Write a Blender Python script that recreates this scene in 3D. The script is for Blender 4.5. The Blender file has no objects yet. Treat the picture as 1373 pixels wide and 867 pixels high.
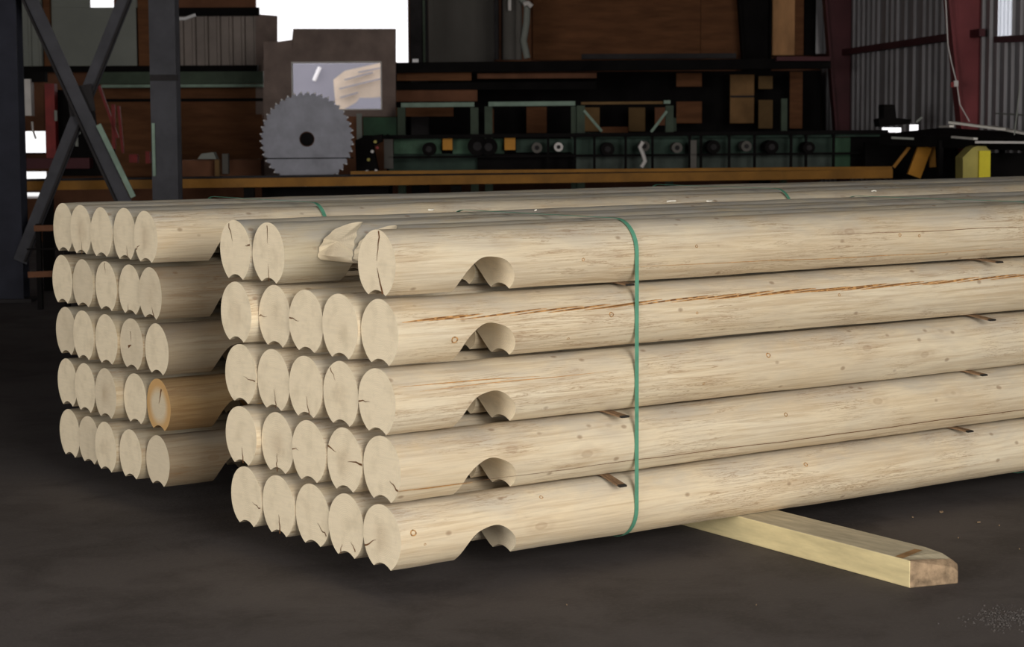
import bpy, bmesh, math, random
from mathutils import Vector, Matrix
random.seed(7)
COL = bpy.context.scene.collection
PI = math.pi

# ------------------------------------------------------------------ camera
FPX = 2763.74
PITCH, ROLL, YAW = 0.09705, 0.00494, 0.93443
CAM = Vector((-3.6774, -5.5998, 1.47966))
FLOOR = -0.098
Fh = Vector((math.cos(YAW), math.sin(YAW), 0))
Rt = Vector((math.sin(YAW), -math.cos(YAW), 0))
Fv = Vector((math.cos(YAW)*math.cos(PITCH), math.sin(YAW)*math.cos(PITCH), -math.sin(PITCH)))
Up = Rt.cross(Fv)
cr, sr = math.cos(ROLL), math.sin(ROLL)
cx_ = Rt*cr + Up*(-sr); cy_ = Rt*sr + Up*cr
cam_d = bpy.data.cameras.new('camera'); cam = bpy.data.objects.new('camera', cam_d); COL.objects.link(cam)
M3 = Matrix((cx_, cy_, -Fv)).transposed()
cam.matrix_world = Matrix.Translation(CAM) @ M3.to_4x4()
cam_d.sensor_fit = 'HORIZONTAL'; cam_d.sensor_width = 36; cam_d.lens = 36*FPX/1373
cam_d.clip_end = 300
bpy.context.scene.camera = cam

def ray(px, py):
    return Fv + cx_*((px-686.5)/FPX) - cy_*((py-433.5)/FPX)
def uz(px, py, D):
    """building coordinates (sideways u, height z) of a sight line at distance D"""
    d = ray(px, py); t = D/d.dot(Fh)
    return (d*t).dot(Rt), CAM.z + d.z*t
def W(u, D, z):
    p = CAM + Rt*u + Fh*D
    return Vector((p.x, p.y, z))
def P(px, py, D):
    u, z = uz(px, py, D); return W(u, D, z)

# ------------------------------------------------------------------ materials
def lin(c):
    return tuple(((v/255)/12.92 if v/255 <= .04045 else (((v/255)+.055)/1.055)**2.4) for v in c)
class NT:
    def __init__(s, name):
        s.m = bpy.data.materials.new(name); s.m.use_nodes = True
        s.t = s.m.node_tree; s.n = s.t.nodes; s.l = s.t.links
        s.b = s.n['Principled BSDF']
    def a(s, typ, **kw):
        n = s.n.new(typ)
        for k, v in kw.items():
            if k in n.inputs: n.inputs[k].default_value = v
            else: setattr(n, k, v)
        return n
    def k(s, a, b): s.l.new(a, b)
    def math(s, op, a, b=None, c=None, clamp=False):
        n = s.n.new('ShaderNodeMath'); n.operation = op; n.use_clamp = clamp
        for i, v in enumerate((a, b, c)):
            if v is None: continue
            if isinstance(v, (int, float)): n.inputs[i].default_value = v
            else: s.k(v, n.inputs[i])
        return n.outputs[0]
    def mix(s, f, a, b, mode='MIX'):
        n = s.n.new('ShaderNodeMix'); n.data_type = 'RGBA'; n.blend_type = mode
        if isinstance(f, (int, float)): n.inputs[0].default_value = f
        else: s.k(f, n.inputs[0])
        for i, v in ((6, a), (7, b)):
            if isinstance(v, tuple): n.inputs[i].default_value = (*v[:3], 1)
            else: s.k(v, n.inputs[i])
        return n.outputs[2]
    def noise(s, vec, scale, detail=4, rough=.55, dist=0):
        n = s.a('ShaderNodeTexNoise', Scale=scale, Detail=detail, Roughness=rough, Distortion=dist)
        if vec is not None: s.k(vec, n.inputs['Vector'])
        return n.outputs['Fac']
    def map(s, vec, scale=(1, 1, 1), loc=(0, 0, 0), rot=(0, 0, 0)):
        n = s.a('ShaderNodeMapping'); n.inputs['Scale'].default_value = scale
        n.inputs['Location'].default_value = loc; n.inputs['Rotation'].default_value = rot
        s.k(vec, n.inputs['Vector']); return n.outputs[0]
    def ramp(s, f, stops):
        n = s.n.new('ShaderNodeValToRGB'); e = n.color_ramp.elements
        while len(e) < len(stops): e.new(.5)
        for x, (p, c) in zip(e, stops):
            x.position = p; x.color = (*c, 1) if isinstance(c, tuple) else (c, c, c, 1)
        s.k(f, n.inputs[0]); return n.outputs[0]
    def bump(s, h, strength=.3, dist=.01):
        n = s.a('ShaderNodeBump', Strength=strength, Distance=dist); s.k(h, n.inputs['Height'])
        s.k(n.outputs[0], s.b.inputs['Normal'])
    def out(s, col, rough=.7, metal=0, spec=.3):
        if isinstance(col, tuple): s.b.inputs['Base Color'].default_value = (*col[:3], 1)
        else: s.k(col, s.b.inputs['Base Color'])
        s.b.inputs['Roughness'].default_value = rough; s.b.inputs['Metallic'].default_value = metal
        s.b.inputs['Specular IOR Level'].default_value = spec
        return s.m

def objcoord(t, jitter=True):
    tc = t.a('ShaderNodeTexCoord')
    v = tc.outputs['Object']
    if jitter:
        oi = t.a('ShaderNodeObjectInfo')
        add = t.a('ShaderNodeVectorMath', operation='ADD')
        cmb = t.a('ShaderNodeCombineXYZ')
        t.k(t.math('MULTIPLY', oi.outputs['Random'], 37.0), cmb.inputs[0])
        t.k(v, add.inputs[0]); t.k(cmb.outputs[0], add.inputs[1])
        return v, add.outputs[0], oi.outputs['Random']
    return v, v, None

def log_material(name, pale, warm, grey, greyamt=.5, stain=None):
    t = NT(name); raw, v, rnd = objcoord(t)
    broad = t.noise(t.map(v, (.9, 7, 7)), 1.0, 4, .55)
    streak = t.noise(t.map(v, (2.2, 60, 60)), 1.0, 5, .6, .6)
    fine = t.noise(t.map(v, (9, 230, 230)), 1.0, 3, .6)
    patch = t.noise(t.map(v, (3.5, 9, 9)), 1.3, 5, .6, .5)
    c = t.mix(t.ramp(broad, [(.35, 0.), (.65, 1.)]), pale, warm)
    c = t.mix(t.math('MULTIPLY', t.ramp(streak, [(.44, 0.), (.66, 1.)]), .8), c, (warm[0]*.78, warm[1]*.72, warm[2]*.66))
    c = t.mix(t.math('MULTIPLY', t.ramp(fine, [(.5, 0.), (.75, 1.)]), .3), c, tuple(x*.6 for x in warm))
    # weathered grey on the upward faces
    g = t.a('ShaderNodeNewGeometry'); sx = t.a('ShaderNodeSeparateXYZ'); t.k(g.outputs['Normal'], sx.inputs[0])
    upf = t.ramp(sx.outputs[2], [(.2, 0.), (.85, 1.)])
    gf = t.math('MULTIPLY', t.math('MULTIPLY_ADD', upf, .65, .30), t.ramp(patch, [(.36, .25), (.66, 1.)]))
    c = t.mix(t.math('MULTIPLY', gf, greyamt*1.3, clamp=True), c, grey)
    # dark grain lines, patchy
    gl = t.noise(t.map(v, (1.3, 34, 34)), 1.2, 6, .7, 1.4)
    line = t.ramp(gl, [(.475, 0.), (.5, 1.), (.525, 0.)])
    pm = t.ramp(t.noise(t.map(v, (2.2, 5, 5)), 1.0, 3), [(.44, 0.), (.58, 1.)])
    c = t.mix(t.math('MULTIPLY', t.math('MULTIPLY', line, pm), .75), c, (.30, .17, .08))
    # knots
    vo = t.a('ShaderNodeTexVoronoi', feature='F1', Scale=2.6); t.k(t.map(v, (1.0, 1.9, 1.9)), vo.inputs['Vector'])
    d = vo.outputs['Distance']
    ring = t.ramp(d, [(.0, .3), (.04, .5), (.06, .55), (.08, .12), (.13, .2), (.2, 0.)])
    c = t.mix(t.math('MULTIPLY', ring, .55), c, (.25, .12, .05))
    vo2 = t.a('ShaderNodeTexVoronoi', feature='F1', Scale=8.5); t.k(t.map(v, (.8, 1.2, 1.2), (3, 1, 2)), vo2.inputs['Vector'])
    c = t.mix(t.math('MULTIPLY', t.ramp(vo2.outputs['Distance'], [(.05, 1.), (.11, 0.)]), .55), c, (.22, .12, .06))
    # per-log tone
    tone = t.math('MULTIPLY_ADD', rnd, .16, .9)
    tn = t.a('ShaderNodeCombineXYZ')
    for i in range(3): t.k(tone, tn.inputs[i])
    c = t.mix(1.0, c, tn.outputs[0], 'MULTIPLY')
    if stain: c = t.mix(.75, c, stain, 'MULTIPLY')
    h = t.math('ADD', t.math('MULTIPLY', streak, .6), t.math('MULTIPLY', fine, .4))
    t.bump(t.math('ADD', h, t.math('MULTIPLY', broad, 1.2)), .35, .006)
    return t.out(c, .72, 0, .25)

def end_material(name, pale, heart=None, rim=None):
    t = NT(name); raw, v, rnd = objcoord(t)
    sp = t.a('ShaderNodeSeparateXYZ'); t.k(raw, sp.inputs[0])
    ny = t.noise(t.map(v, (3, 9, 9)), 1, 3)
    y = t.math('ADD', sp.outputs[1], t.math('MULTIPLY_ADD', ny, .03, -.015))
    z = sp.outputs[2]
    r = t.math('SQRT', t.math('ADD', t.math('POWER', t.math('ABSOLUTE', y), 2.), t.math('POWER', t.math('ABSOLUTE', z), 2.)))
    rings = t.math('MULTIPLY_ADD', t.math('SINE', t.math('MULTIPLY', r, 900.)), .5, .5)
    saw = t.noise(t.map(v, (4, 14, 120), rot=(.5, 0, 0)), 1, 3)
    blotch = t.noise(t.map(v, (3, 11, 11)), 1.4, 4)
    c = t.mix(t.math('MULTIPLY', rings, .22), pale, tuple(x*.7 for x in pale))
    c = t.mix(t.math('MULTIPLY', t.ramp(saw, [(.4, 0.), (.75, 1.)]), .3), c, tuple(x*.72 for x in pale))
    c = t.mix(t.math('MULTIPLY', t.ramp(blotch, [(.48, 0.), (.72, 1.)]), .38), c, (.56, .46, .31))
    hm = t.ramp(r, [(.02, 1.), (.07, 0.)])
    hs = t.ramp(rnd, [(.7, 0.), (.95, .55)])
    c = t.mix(t.math('MULTIPLY', hm, t.math('MULTIPLY', hs, blotch)), c, (.33, .2, .1))
    if rim:
        c = t.mix(t.ramp(r, [(.05, 0.), (.085, 1.)]), c, rim)
    t.bump(t.math('ADD', saw, t.math('MULTIPLY', rings, .4)), .25, .003)
    return t.out(c, .8, 0, .2)

PALE, WARM, GREY = (.82, .71, .52), (.74, .60, .40), (.50, .46, .40)
M = {}
M['log'] = log_material('peeled log wood', PALE, WARM, GREY, .6)
M['log_grey'] = log_material('weathered peeled log wood', (.66, .59, .45), (.58, .49, .33), (.45, .42, .37), .95)
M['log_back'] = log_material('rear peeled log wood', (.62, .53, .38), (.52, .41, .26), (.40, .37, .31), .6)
M['log_shade'] = log_material('gap shaded peeled log wood', (.46, .37, .25), (.37, .27, .16), (.30, .26, .21), .7)  # shade of the gap between the bundles put into the log colour
M['log_amber'] = log_material('amber stained log wood', (.46, .31, .15), (.34, .20, .08), (.28, .22, .15), .5)
M['end'] = end_material('fresh sawn end grain', (.90, .765, .555))
M['end_dull'] = end_material('dull sawn end grain', (.78, .66, .48))
M['end_amber'] = end_material('amber rimmed end grain', (.72, .6, .42), rim=(.60, .36, .15))
def plain(name, c, rough=.7, metal=0, var=.25, scale=6, stretch=(1, 1, 1), spec=.3):
    t = NT(name); raw, v, rnd = objcoord(t)
    f = t.noise(t.map(v, stretch), scale, 5, .6)
    col = t.mix(t.ramp(f, [(.3, 0.), (.7, 1.)]), tuple(min(1, x*(1+var)) for x in c), tuple(x*(1-var) for x in c))
    t.bump(f, .15, .01)
    return t.out(col, rough, metal, spec)
M['check'] = plain('open drying check', (.16, .07, .025), .9)
M['check_warm'] = plain('raw wood inside the drying check', (.50, .27, .10), .9, var=.4, scale=40)
M['strap'] = plain('green polyester strapping', (.10, .30, .20), .38, spec=.5, var=.12, scale=30)
M['sticker'] = plain('weathered sticker wood', (.20, .12, .065), .85, var=.45, scale=14, stretch=(8, 1, 8))
M['sticker_end'] = plain('blackened sticker end', (.022, .018, .015), .8)
M['lumber'] = plain('pale yellow sawn timber', (.72, .60, .33), .75, var=.16, scale=3, stretch=(10, 1.2, 10))
M['lumber_top'] = plain('greyed timber top', (.54, .47, .33), .8, var=.22, scale=3, stretch=(12, 2, 12))
M['lumber_end'] = plain('dark weathered timber end', (.30, .21, .13), .9, var=.55, scale=22)
M['timber_mark'] = plain('brown bark streak', (.36, .20, .08), .9, var=.3, scale=20)

def floor_material():
    t = NT('dirty asphalt floor'); tc = t.a('ShaderNodeTexCoord'); v = tc.outputs['Object']
    big = t.noise(v, .35, 5, .6); mid = t.noise(v, 2.2, 6, .65, .4); fine = t.noise(v, 55, 4, .7)
    spk = t.noise(v, 140, 2, .5)
    c = t.mix(t.ramp(big, [(.3, 0.), (.7, 1.)]), (.062, .052, .051), (.098, .084, .081))
    c = t.mix(t.math('MULTIPLY', t.ramp(mid, [(.45, 0.), (.62, 1.)]), .55), c, (.034, .027, .025))
    c = t.mix(t.math('MULTIPLY', t.ramp(fine, [(.5, 0.), (.72, 1.)]), .45), c, (.12, .10, .09))
    c = t.mix(t.math('MULTIPLY', t.ramp(spk, [(.74, 0.), (.78, 1.)]), .4), c, (.25, .21, .17))
    t.bump(t.math('ADD', t.math('MULTIPLY', mid, .8), t.math('MULTIPLY', fine, .35)), .5, .012)
    return t.out(c, .82, 0, .3)
M['floor'] = floor_material()

# ------------------------------------------------------------------ object helpers
def tag(o, label=None, cat=None, group=None, kind=None):
    if label: o['label'] = label
    if cat: o['category'] = cat
    if group: o['group'] = group
    if kind: o['kind'] = kind
    return o
def thing(name, label, cat, loc=(0, 0, 0), rotz=0, group=None):
    o = bpy.data.objects.new(name, None); COL.objects.link(o)
    o.location = loc; o.rotation_euler = (0, 0, rotz); o.empty_display_size = .1
    return tag(o, label, cat, group)
class MB:
    """collects shapes given in world space, then links them as ONE mesh object with its origin at a base point"""
    def __init__(s): s.v = []; s.f = []; s.m = []
    def add(s, vs, fs, mi=0):
        o = len(s.v); s.v += [Vector(q) for q in vs]; s.f += [tuple(i+o for i in f) for f in fs]; s.m += [mi]*len(fs)
    def hexa(s, b, t, mi=0):
        s.add(list(b)+list(t), [(3, 2, 1, 0), (4, 5, 6, 7), (0, 1, 5, 4), (1, 2, 6, 5), (2, 3, 7, 6), (3, 0, 4, 7)], mi)
    def ubox(s, u0, u1, D0, D1, z0, z1, mi=0):
        q = [(u0, D0), (u1, D0), (u1, D1), (u0, D1)]
        s.hexa([W(u, D, z0) for u, D in q], [W(u, D, z1) for u, D in q], mi); return s
    def pbox(s, x0, y0, x1, y1, D, th=.1, mi=0):
        xm, ym = (x0+x1)/2, (y0+y1)/2
        s.ubox(uz(x0, ym, D)[0], uz(x1, ym, D)[0], D, D+th, uz(xm, y1, D)[1], uz(xm, y0, D)[1], mi); return s
    def bar(s, a, b, w, h, side=None, mi=0):
        a, b = Vector(a), Vector(b); d = (b-a).normalized()
        n = Vector(side) if side is not None else Vector((0, 0, 1))
        if abs(n.dot(d)) > .98: n = Fh
        sdir = d.cross(n).normalized(); n = sdir.cross(d).normalized()
        q = [(-1, -1), (1, -1), (1, 1), (-1, 1)]
        s.hexa([a+sdir*(x*w/2)+n*(y*h/2) for x, y in q], [b+sdir*(x*w/2)+n*(y*h/2) for x, y in q], mi); return s
    def cyl(s, a, b, r, n=20, r2=None, mi=0, cap=True):
        a, b = Vector(a), Vector(b); d = (b-a).normalized(); r2 = r if r2 is None else r2
        p = d.orthogonal().normalized(); q = d.cross(p)
        vs = [a+(p*math.cos(2*PI*i/n)+q*math.sin(2*PI*i/n))*r for i in range(n)]
        vs += [b+(p*math.cos(2*PI*i/n)+q*math.sin(2*PI*i/n))*r2 for i in range(n)]
        fs = [(i, (i+1) % n, n+(i+1) % n, n+i) for i in range(n)]
        if cap: fs += [tuple(range(n-1, -1, -1)), tuple(range(n, 2*n))]
        s.add(vs, fs, mi); return s
    def tube(s, pts, r, n=8, mi=0):
        pts = [Vector(p) for p in pts]; rings = []
        for i, p in enumerate(pts):
            d = (pts[min(i+1, len(pts)-1)]-pts[max(i-1, 0)]).normalized()
            e = d.orthogonal().normalized() if not rings else (rings[-1][1]-d*rings[-1][1].dot(d)).normalized()
            rings.append((p, e, d.cross(e)))
        vs = [p+(e*math.cos(2*PI*k/n)+g*math.sin(2*PI*k/n))*r for p, e, g in rings for k in range(n)]
        fs = [(i*n+k, i*n+(k+1) % n, (i+1)*n+(k+1) % n, (i+1)*n+k) for i in range(len(pts)-1) for k in range(n)]
        fs += [tuple(range(n-1, -1, -1)), tuple(range((len(pts)-1)*n, len(pts)*n))]
        s.add(vs, fs, mi); return s
    def poly(s, pts, D, th, mi=0):
        """upright slab whose outline is given as sight lines at distance D"""
        n = len(pts); a = [P(x, y, D) for x, y in pts]; b = [p+Fh*th for p in a]
        s.add(a+b, [tuple(range(n)), tuple(range(2*n-1, n-1, -1))]+[(i, n+i, n+(i+1) % n, (i+1) % n) for i in range(n)], mi); return s
    def build(s, name, mats, parent=None, label=None, cat=None, group=None, kind=None, smooth=None, bevel=0):
        if not isinstance(mats, (list, tuple)): mats = [mats]
        if parent is not None:
            org = parent.location.copy(); rz = parent.rotation_euler.z
            p2 = parent.parent
            while p2: org = org + p2.location; p2 = p2.parent   # parents carry no rotation here
        else:
            xs = [v.x for v in s.v]; ys = [v.y for v in s.v]; zs = [v.z for v in s.v]
            org = Vector(((min(xs)+max(xs))/2, (min(ys)+max(ys))/2, min(zs)))
        me = bpy.data.meshes.new(name)
        me.from_pydata([v-org for v in s.v], [], s.f)
        for m in mats: me.materials.append(M[m] if isinstance(m, str) else m)
        for p, mi in zip(me.polygons, s.m): p.material_index = mi
        bm = bmesh.new(); bm.from_mesh(me); bmesh.ops.recalc_face_normals(bm, faces=bm.faces)
        if smooth:
            for f in bm.faces: f.smooth = True
            for e in bm.edges:
                if len(e.link_faces) == 2 and e.calc_face_angle(0) > math.radians(smooth): e.smooth = False
        bm.to_mesh(me); bm.free()
        o = bpy.data.objects.new(name, me); COL.objects.link(o)
        if parent is not None: o.parent = parent
        else: o.location = org
        if bevel:
            b = o.modifiers.new('bevel', 'BEVEL'); b.width = bevel; b.segments = 2; b.limit_method = 'ANGLE'
        return tag(o, label, cat, group, kind)

# ------------------------------------------------------------------ logs
PITCHZ = .229
YC = .052
def build_log(name, L, R, seed, parent=None, end_x0=0.0, cut=None, mats=('log', 'end', 'check', 'check_warm'), checks=(), surf=None,
              notch=.377, half=False, knots=()):
    rnd = random.Random(seed)
    ph = [rnd.uniform(0, 6.28) for _ in range(8)]
    NA, NF = 44, 16
    zc0 = -math.sqrt(R*R-YC*YC)
    rg = .075; gtop = zc0+.017
    def bumpR(x, a):
        return R*(1+.010*math.sin(2.1*x+ph[0]+2*a)+.007*math.sin(5.3*x+ph[1]-3*a)+.004*math.sin(13*x+ph[2]+5*a)+.004*math.sin(31*x+ph[3]+3*a))
    def groove(y):
        t = abs(y)/YC
        return gtop - (gtop-zc0)*t*t if t < 1 else -9
    nw, nh = .1195, .124+rnd.uniform(-.005, .005)
    def zcut(x):
        if half and x < .50: # broken off along the grain up to the notch
            if x < .40: return -.012+.012*math.sin(40*x+ph[4])+.004*math.sin(130*x)
        z = -9
        for c, sgn in ((notch, 1), (L-notch, -1)):
            t = (x-c)/nw
            if abs(t) < 1:
                f = (1-abs(t)**2.05)**.5
                z = max(z, zc0-.003 + nh*f + (.0016*math.sin(60*x+ph[5]) if abs(t) < .9 else 0))
        return z
    xs = [0, .012, .04, .08, .13, .18, .22]
    xs += [notch-nw*math.cos(PI*i/26) for i in range(27)]
    x = notch+nw+.02
    while x < L-notch-nw-.02: xs.append(x); x += .11
    xs += [L-notch-nw*math.cos(PI*i/12) for i in range(13)] + [L-.15, L-.05, L]
    if half: xs += [.1+.02*i for i in range(16)]
    xs = sorted(set(round(q, 4) for q in xs))
    if half: xs = [q for q in xs if q >= .1]
    bow = rnd.uniform(-.0025, .0025)
    vs, fs, ms, ring = [], [], [], []
    n = NA+NF
    for x in xs:
        zq = zcut(x)
        if zq > zc0: yq = math.sqrt(max(R*R-zq*zq, 0)); a0 = math.asin(max(-1, min(1, zq/R)))
        else: yq = YC; a0 = math.asin(zc0/R)
        b = bow*math.sin(PI*x/L)
        pts = []
        for i in range(NA):
            a = a0+(PI-2*a0)*i/(NA-1); r = bumpR(x, a)
            pts.append((r*math.cos(a), r*math.sin(a)))
        y1, z1 = pts[-1]; y0, z0 = pts[0]
        for i in range(1, NF+1):
            t = i/(NF+1); y = y1+(y0-y1)*t; zb = z1+(z0-z1)*t
            pts.append((y, max(zb, groove(y), zq)))
        for y, z in pts:
            xx = x
            if half:
                tt = max(0, min(1, (z+.02)/(R+.02)))
                lim = .10+.145*(1-math.sqrt(max(0, 1-tt**2)))+.02*abs(y)/R+.003*math.sin(200*z)
                xx = max(x, lim)
            vs.append((xx, y, z+b))
    K = len(xs)
    for s_ in range(K-1):
        for i in range(n):
            a, b_ = s_*n+i, s_*n+(i+1) % n
            fs.append((a, b_, b_+n, a+n)); 
            # the notch walls show end grain
            flo = i >= NA-1
            inn = zcut((xs[s_]+xs[s_+1])/2) > zc0+.006
            ms.append(1 if (flo and inn) else 0)
    c0 = len(vs)
    e0 = [vs[i] for i in range(n)]
    vs.append((0 if not half else .135, 0, .01 if not half else .05)); vs.append((L, 0, .0))
    for i in range(n):
        fs.append((c0, (i+1) % n, i)); ms.append(1)
        fs.append((c0+1, (K-1)*n+i, (K-1)*n+(i+1) % n)); ms.append(1)
    # end cracks: thin dark wedges on the sawn face
    for (ang, r0, r1, wd) in checks:
        nseg = 5; o = len(vs); jx = -.0012
        pr = random.Random(int(ang*1000)+seed)
        prev = None
        for k in range(nseg+1):
            t = k/nseg; r = (r0+(r1-r0)*t)*R; aa = ang+pr.uniform(-.05, .05)
            w = wd*(.15+t if r1 > r0 else 1.15-t)*.5
            d = (math.cos(aa), math.sin(aa)); q = (-d[1], d[0])
            for sg in (-1, 1): vs.append((jx, r*d[0]+q[0]*w*sg, r*d[1]+q[1]*w*sg))
        for k in range(nseg):
            fs.append((o+2*k, o+2*k+1, o+2*k+3, o+2*k+2)); ms.append(2)
    # surface slits: (x0, x1, angle0, angle1, width, material)
    for (xa, xb, aa, ab, wd, mi) in (surf or ()):
        nseg = max(4, int((xb-xa)/.04)); o = len(vs)
        for k in range(nseg+1):
            t = k/nseg; x = xa+(xb-xa)*t; a = aa+(ab-aa)*t+.022*math.sin(3.1*x+ph[6])+.012*math.sin(11*x+ph[7]); w = wd*math.sin(PI*max(.04, min(.96, t)))**.7*.5
            b = bow*math.sin(PI*x/L)
            for sg in (-1, 1):
                a2 = a+sg*w/R; r = bumpR(x, a2)+.0012
                vs.append((x, r*math.cos(a2), r*math.sin(a2)+b))
        for k in range(nseg):
            fs.append((o+2*k, o+2*k+1, o+2*k+3, o+2*k+2)); ms.append(mi)
    for (kx, ka, kr) in (knots or ()):
        o = len(vs); N_ = 14
        for q in range(N_):
            t = 2*PI*q/N_
            for rr_ in (kr, kr*.62):
                w_ = rr_*(1+.05*math.sin(3*t+kx*9)); x = kx+w_*1.15*math.cos(t); a = ka+w_*math.sin(t)/R; rad = bumpR(x, a)+.0012
                vs.append((x, rad*math.cos(a), rad*math.sin(a)+bow*math.sin(PI*x/L)))
        for q in range(N_):
            q2 = (q+1) % N_; fs.append((o+2*q, o+2*q2, o+2*q2+1, o+2*q+1)); ms.append(3 if q % 5 else 2)
    me = bpy.data.meshes.new(name); me.from_pydata(vs, [], fs)
    for m in mats: me.materials.append(M[m])
    for p, mi in zip(me.polygons, ms): p.material_index = mi
    bm = bmesh.new(); bm.from_mesh(me)
    if half: bmesh.ops.remove_doubles(bm, verts=bm.verts, dist=.0002)
    body = [f for f in bm.faces if f.material_index < 2]
    bmesh.ops.recalc_face_normals(bm, faces=body)
    for f in bm.faces: f.smooth = True
    for e in bm.edges:
        if len(e.link_faces) == 2 and (e.calc_face_angle(0) > math.radians(32) or e.link_faces[0].material_index != e.link_faces[1].material_index): e.smooth = False
    bm.to_mesh(me); bm.free()
    o = bpy.data.objects.new(name, me); COL.objects.link(o)
    return o, abs(zc0)

LLEN, LREAR = 6.1, 7.0
ROWN = ['bottom row', 'second row up', 'middle row', 'fourth row up', 'top row']
COLN = ['rightmost, nearest', 'second from right', 'third from right', 'second from left', 'leftmost']
# measured end centres, pixels -> the small differences between log ends
endsF = {(4,4):315.3,(4,3):359.8,(4,0):505,(3,4):316.3,(3,3):368.2,(3,2):410.2,(3,1):455.7,(3,0):508.8,
 (2,4):322.5,(2,3):366.5,(2,2):409.6,(2,1):456.9,(2,0):505.4,(1,4):323,(1,3):371.9,(1,2):413.9,(1,1):461.7,(1,0):511.8,
 (0,4):330,(0,3):373.2,(0,2):418.8,(0,1):463.7,(0,0):511.8}
WF = .23501
def project(p):
    d = Vector(p)-CAM; z = d.dot(Fv); return 686.5+FPX*d.dot(cx_)/z, 433.5-FPX*d.dot(cy_)/z
rnd = random.Random(11)
# knots on the near logs, found on the photograph and laid on the log surface
KN = {}
for (row, px, py, kr) in ((0, 553, 714, .011), (0, 569, 729, .004), (0, 725, 666, .007), (2, 1033, 475, .010), (2, 947, 513, .005), (4, 1208, 314, .007), (4, 1234, 315, .006), (3, 819, 421, .009),
                          (3, 1125, 395, .006), (3, 934, 419, .005), (3, 761, 453, .005), (3, 609, 455, .012), (4, 936, 329, .006), (1, 1052, 556, .008), (0, 1080, 622, .009), (4, 784, 347, .006)):
    d_ = Fv + cx_*((px-686.5)/FPX) - cy_*((py-433.5)/FPX)
    ctr = PITCHZ*row+.103; t_ = (.012-CAM.y)/d_.y
    for it in range(3):
        p_ = CAM+d_*t_; zz = max(-.11, min(.11, p_.z-ctr)); t_ = ((.1175-math.sqrt(.115**2-zz**2))-CAM.y)/d_.y
    p_ = CAM+d_*t_
    KN.setdefault((row, 0), []).append((p_.x, PI-math.asin(max(-1, min(1, (p_.z-ctr)/.115))), kr))
D2R = math.radians
CHK = {  # end cracks seen in the photograph (angle with 0 = towards +Y/left in the picture)
 (4,4): [(1.15, .35, .95, .006), (2.9, .7, 1.0, .006)], (4,3): [(-1.6, .3, .85, .004), (1.5, .3, .9, .004)],
 (4,0): [(1.75, .1, .98, .007), (-1.9, .1, .9, .009)], (3,3): [(.0, .45, .95, .004)], (3,2): [(.05, .4, .98, .005)],
 (3,0): [], (2,4): [(3.3, .2, .95, .004)], (2,3): [(-1.75, .25, .85, .005)], (2,2): [(-1.8, .25, .85, .005)], (2,1): [(.95, .5, .95, .004)], (2,0): [(-.05, .35, .99, .005)],
 (1,4): [(-1.75, .35, .85, .007)], (1,3): [(-1.5, .3, .88, .006)], (1,2): [(.0, .6, .99, .004)], (1,1): [(.4, .5, .99, .006), (3.1, .2, .99, .007)], (1,0): [(3.7, .5, .99, .007)],
 (0,4): [(-2.9, .4, .95, .004)], (0,3): [(-1.7, .25, .85, .008)], (0,2): [(-2.6, .35, .95, .005)], (0,1): [(-2.2, .5, .85, .005), (-1.2, .6, .9, .005)], (0,0): [(-.35, .3, .99, .006)],
}
# long spiral check on the near log of the second row from the top
spiral = []
x = .02; s_rnd = random.Random(3)
while x < LLEN-.4:
    ln = s_rnd.uniform(.22, .42); a = PI-.30+s_rnd.uniform(-.02, .02)
    spiral.append((x, x+ln, PI+a*0-.42+s_rnd.uniform(-.015, .015)+.10, PI-.42-.06, s_rnd.uniform(.005, .010), 3))
    spiral.append((x+.03, x+ln*.93, PI-.42+.09, PI-.42-.07, s_rnd.uniform(.0025, .006), 2))
    x += ln*s_rnd.uniform(.38, .6)
ANG = {}
SURF = {(3,0): [], (4,0): [(.9, 3.2, PI+.45, PI+.62, .003, 3), (1.9, 3.4, PI-.30, PI-.18, .0022, 2)], (2,0): [(.02, .6, PI-.55, PI-.45, .004, 3), (.1, .9, PI-.35, PI-.40, .003, 3)], (1,0): [(0.0, LLEN-.5, PI+.52, PI+.60, .004, 2), (0.0, .3, PI+.50, PI+.56, .006, 3)]}
# angle PI is the side facing -Y (towards the camera); positive angles beyond PI run down the face
SURF[(3,0)] = [(a, b, c+(PI-.37)-(PI-.42+.10), d+(PI-.50)-(PI-.42-.06), w, m) for a, b, c, d, w, m in spiral]
LOOK = {
 ('f',4,0): 'log with split end', ('f',3,0): 'log with long brown spiral crack', ('f',1,0): 'log with thin low side crack',
 ('f',0,0): 'log with round knot near end', ('f',0,1): 'log with two small bottom cracks', ('f',1,1): 'log with two sideways end cracks',
 ('r',1,0): 'amber-brown log with orange rimmed end', ('r',2,1): 'log with small dark heart crack',
}
def log_label(b, i, j):
    return '%s, %s in %s, %s' % (LOOK.get((b, i, j), 'pale peeled log'), COLN[j].split(',')[0], ROWN[i], 'front bundle' if b == 'f' else 'rear bundle')

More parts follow.
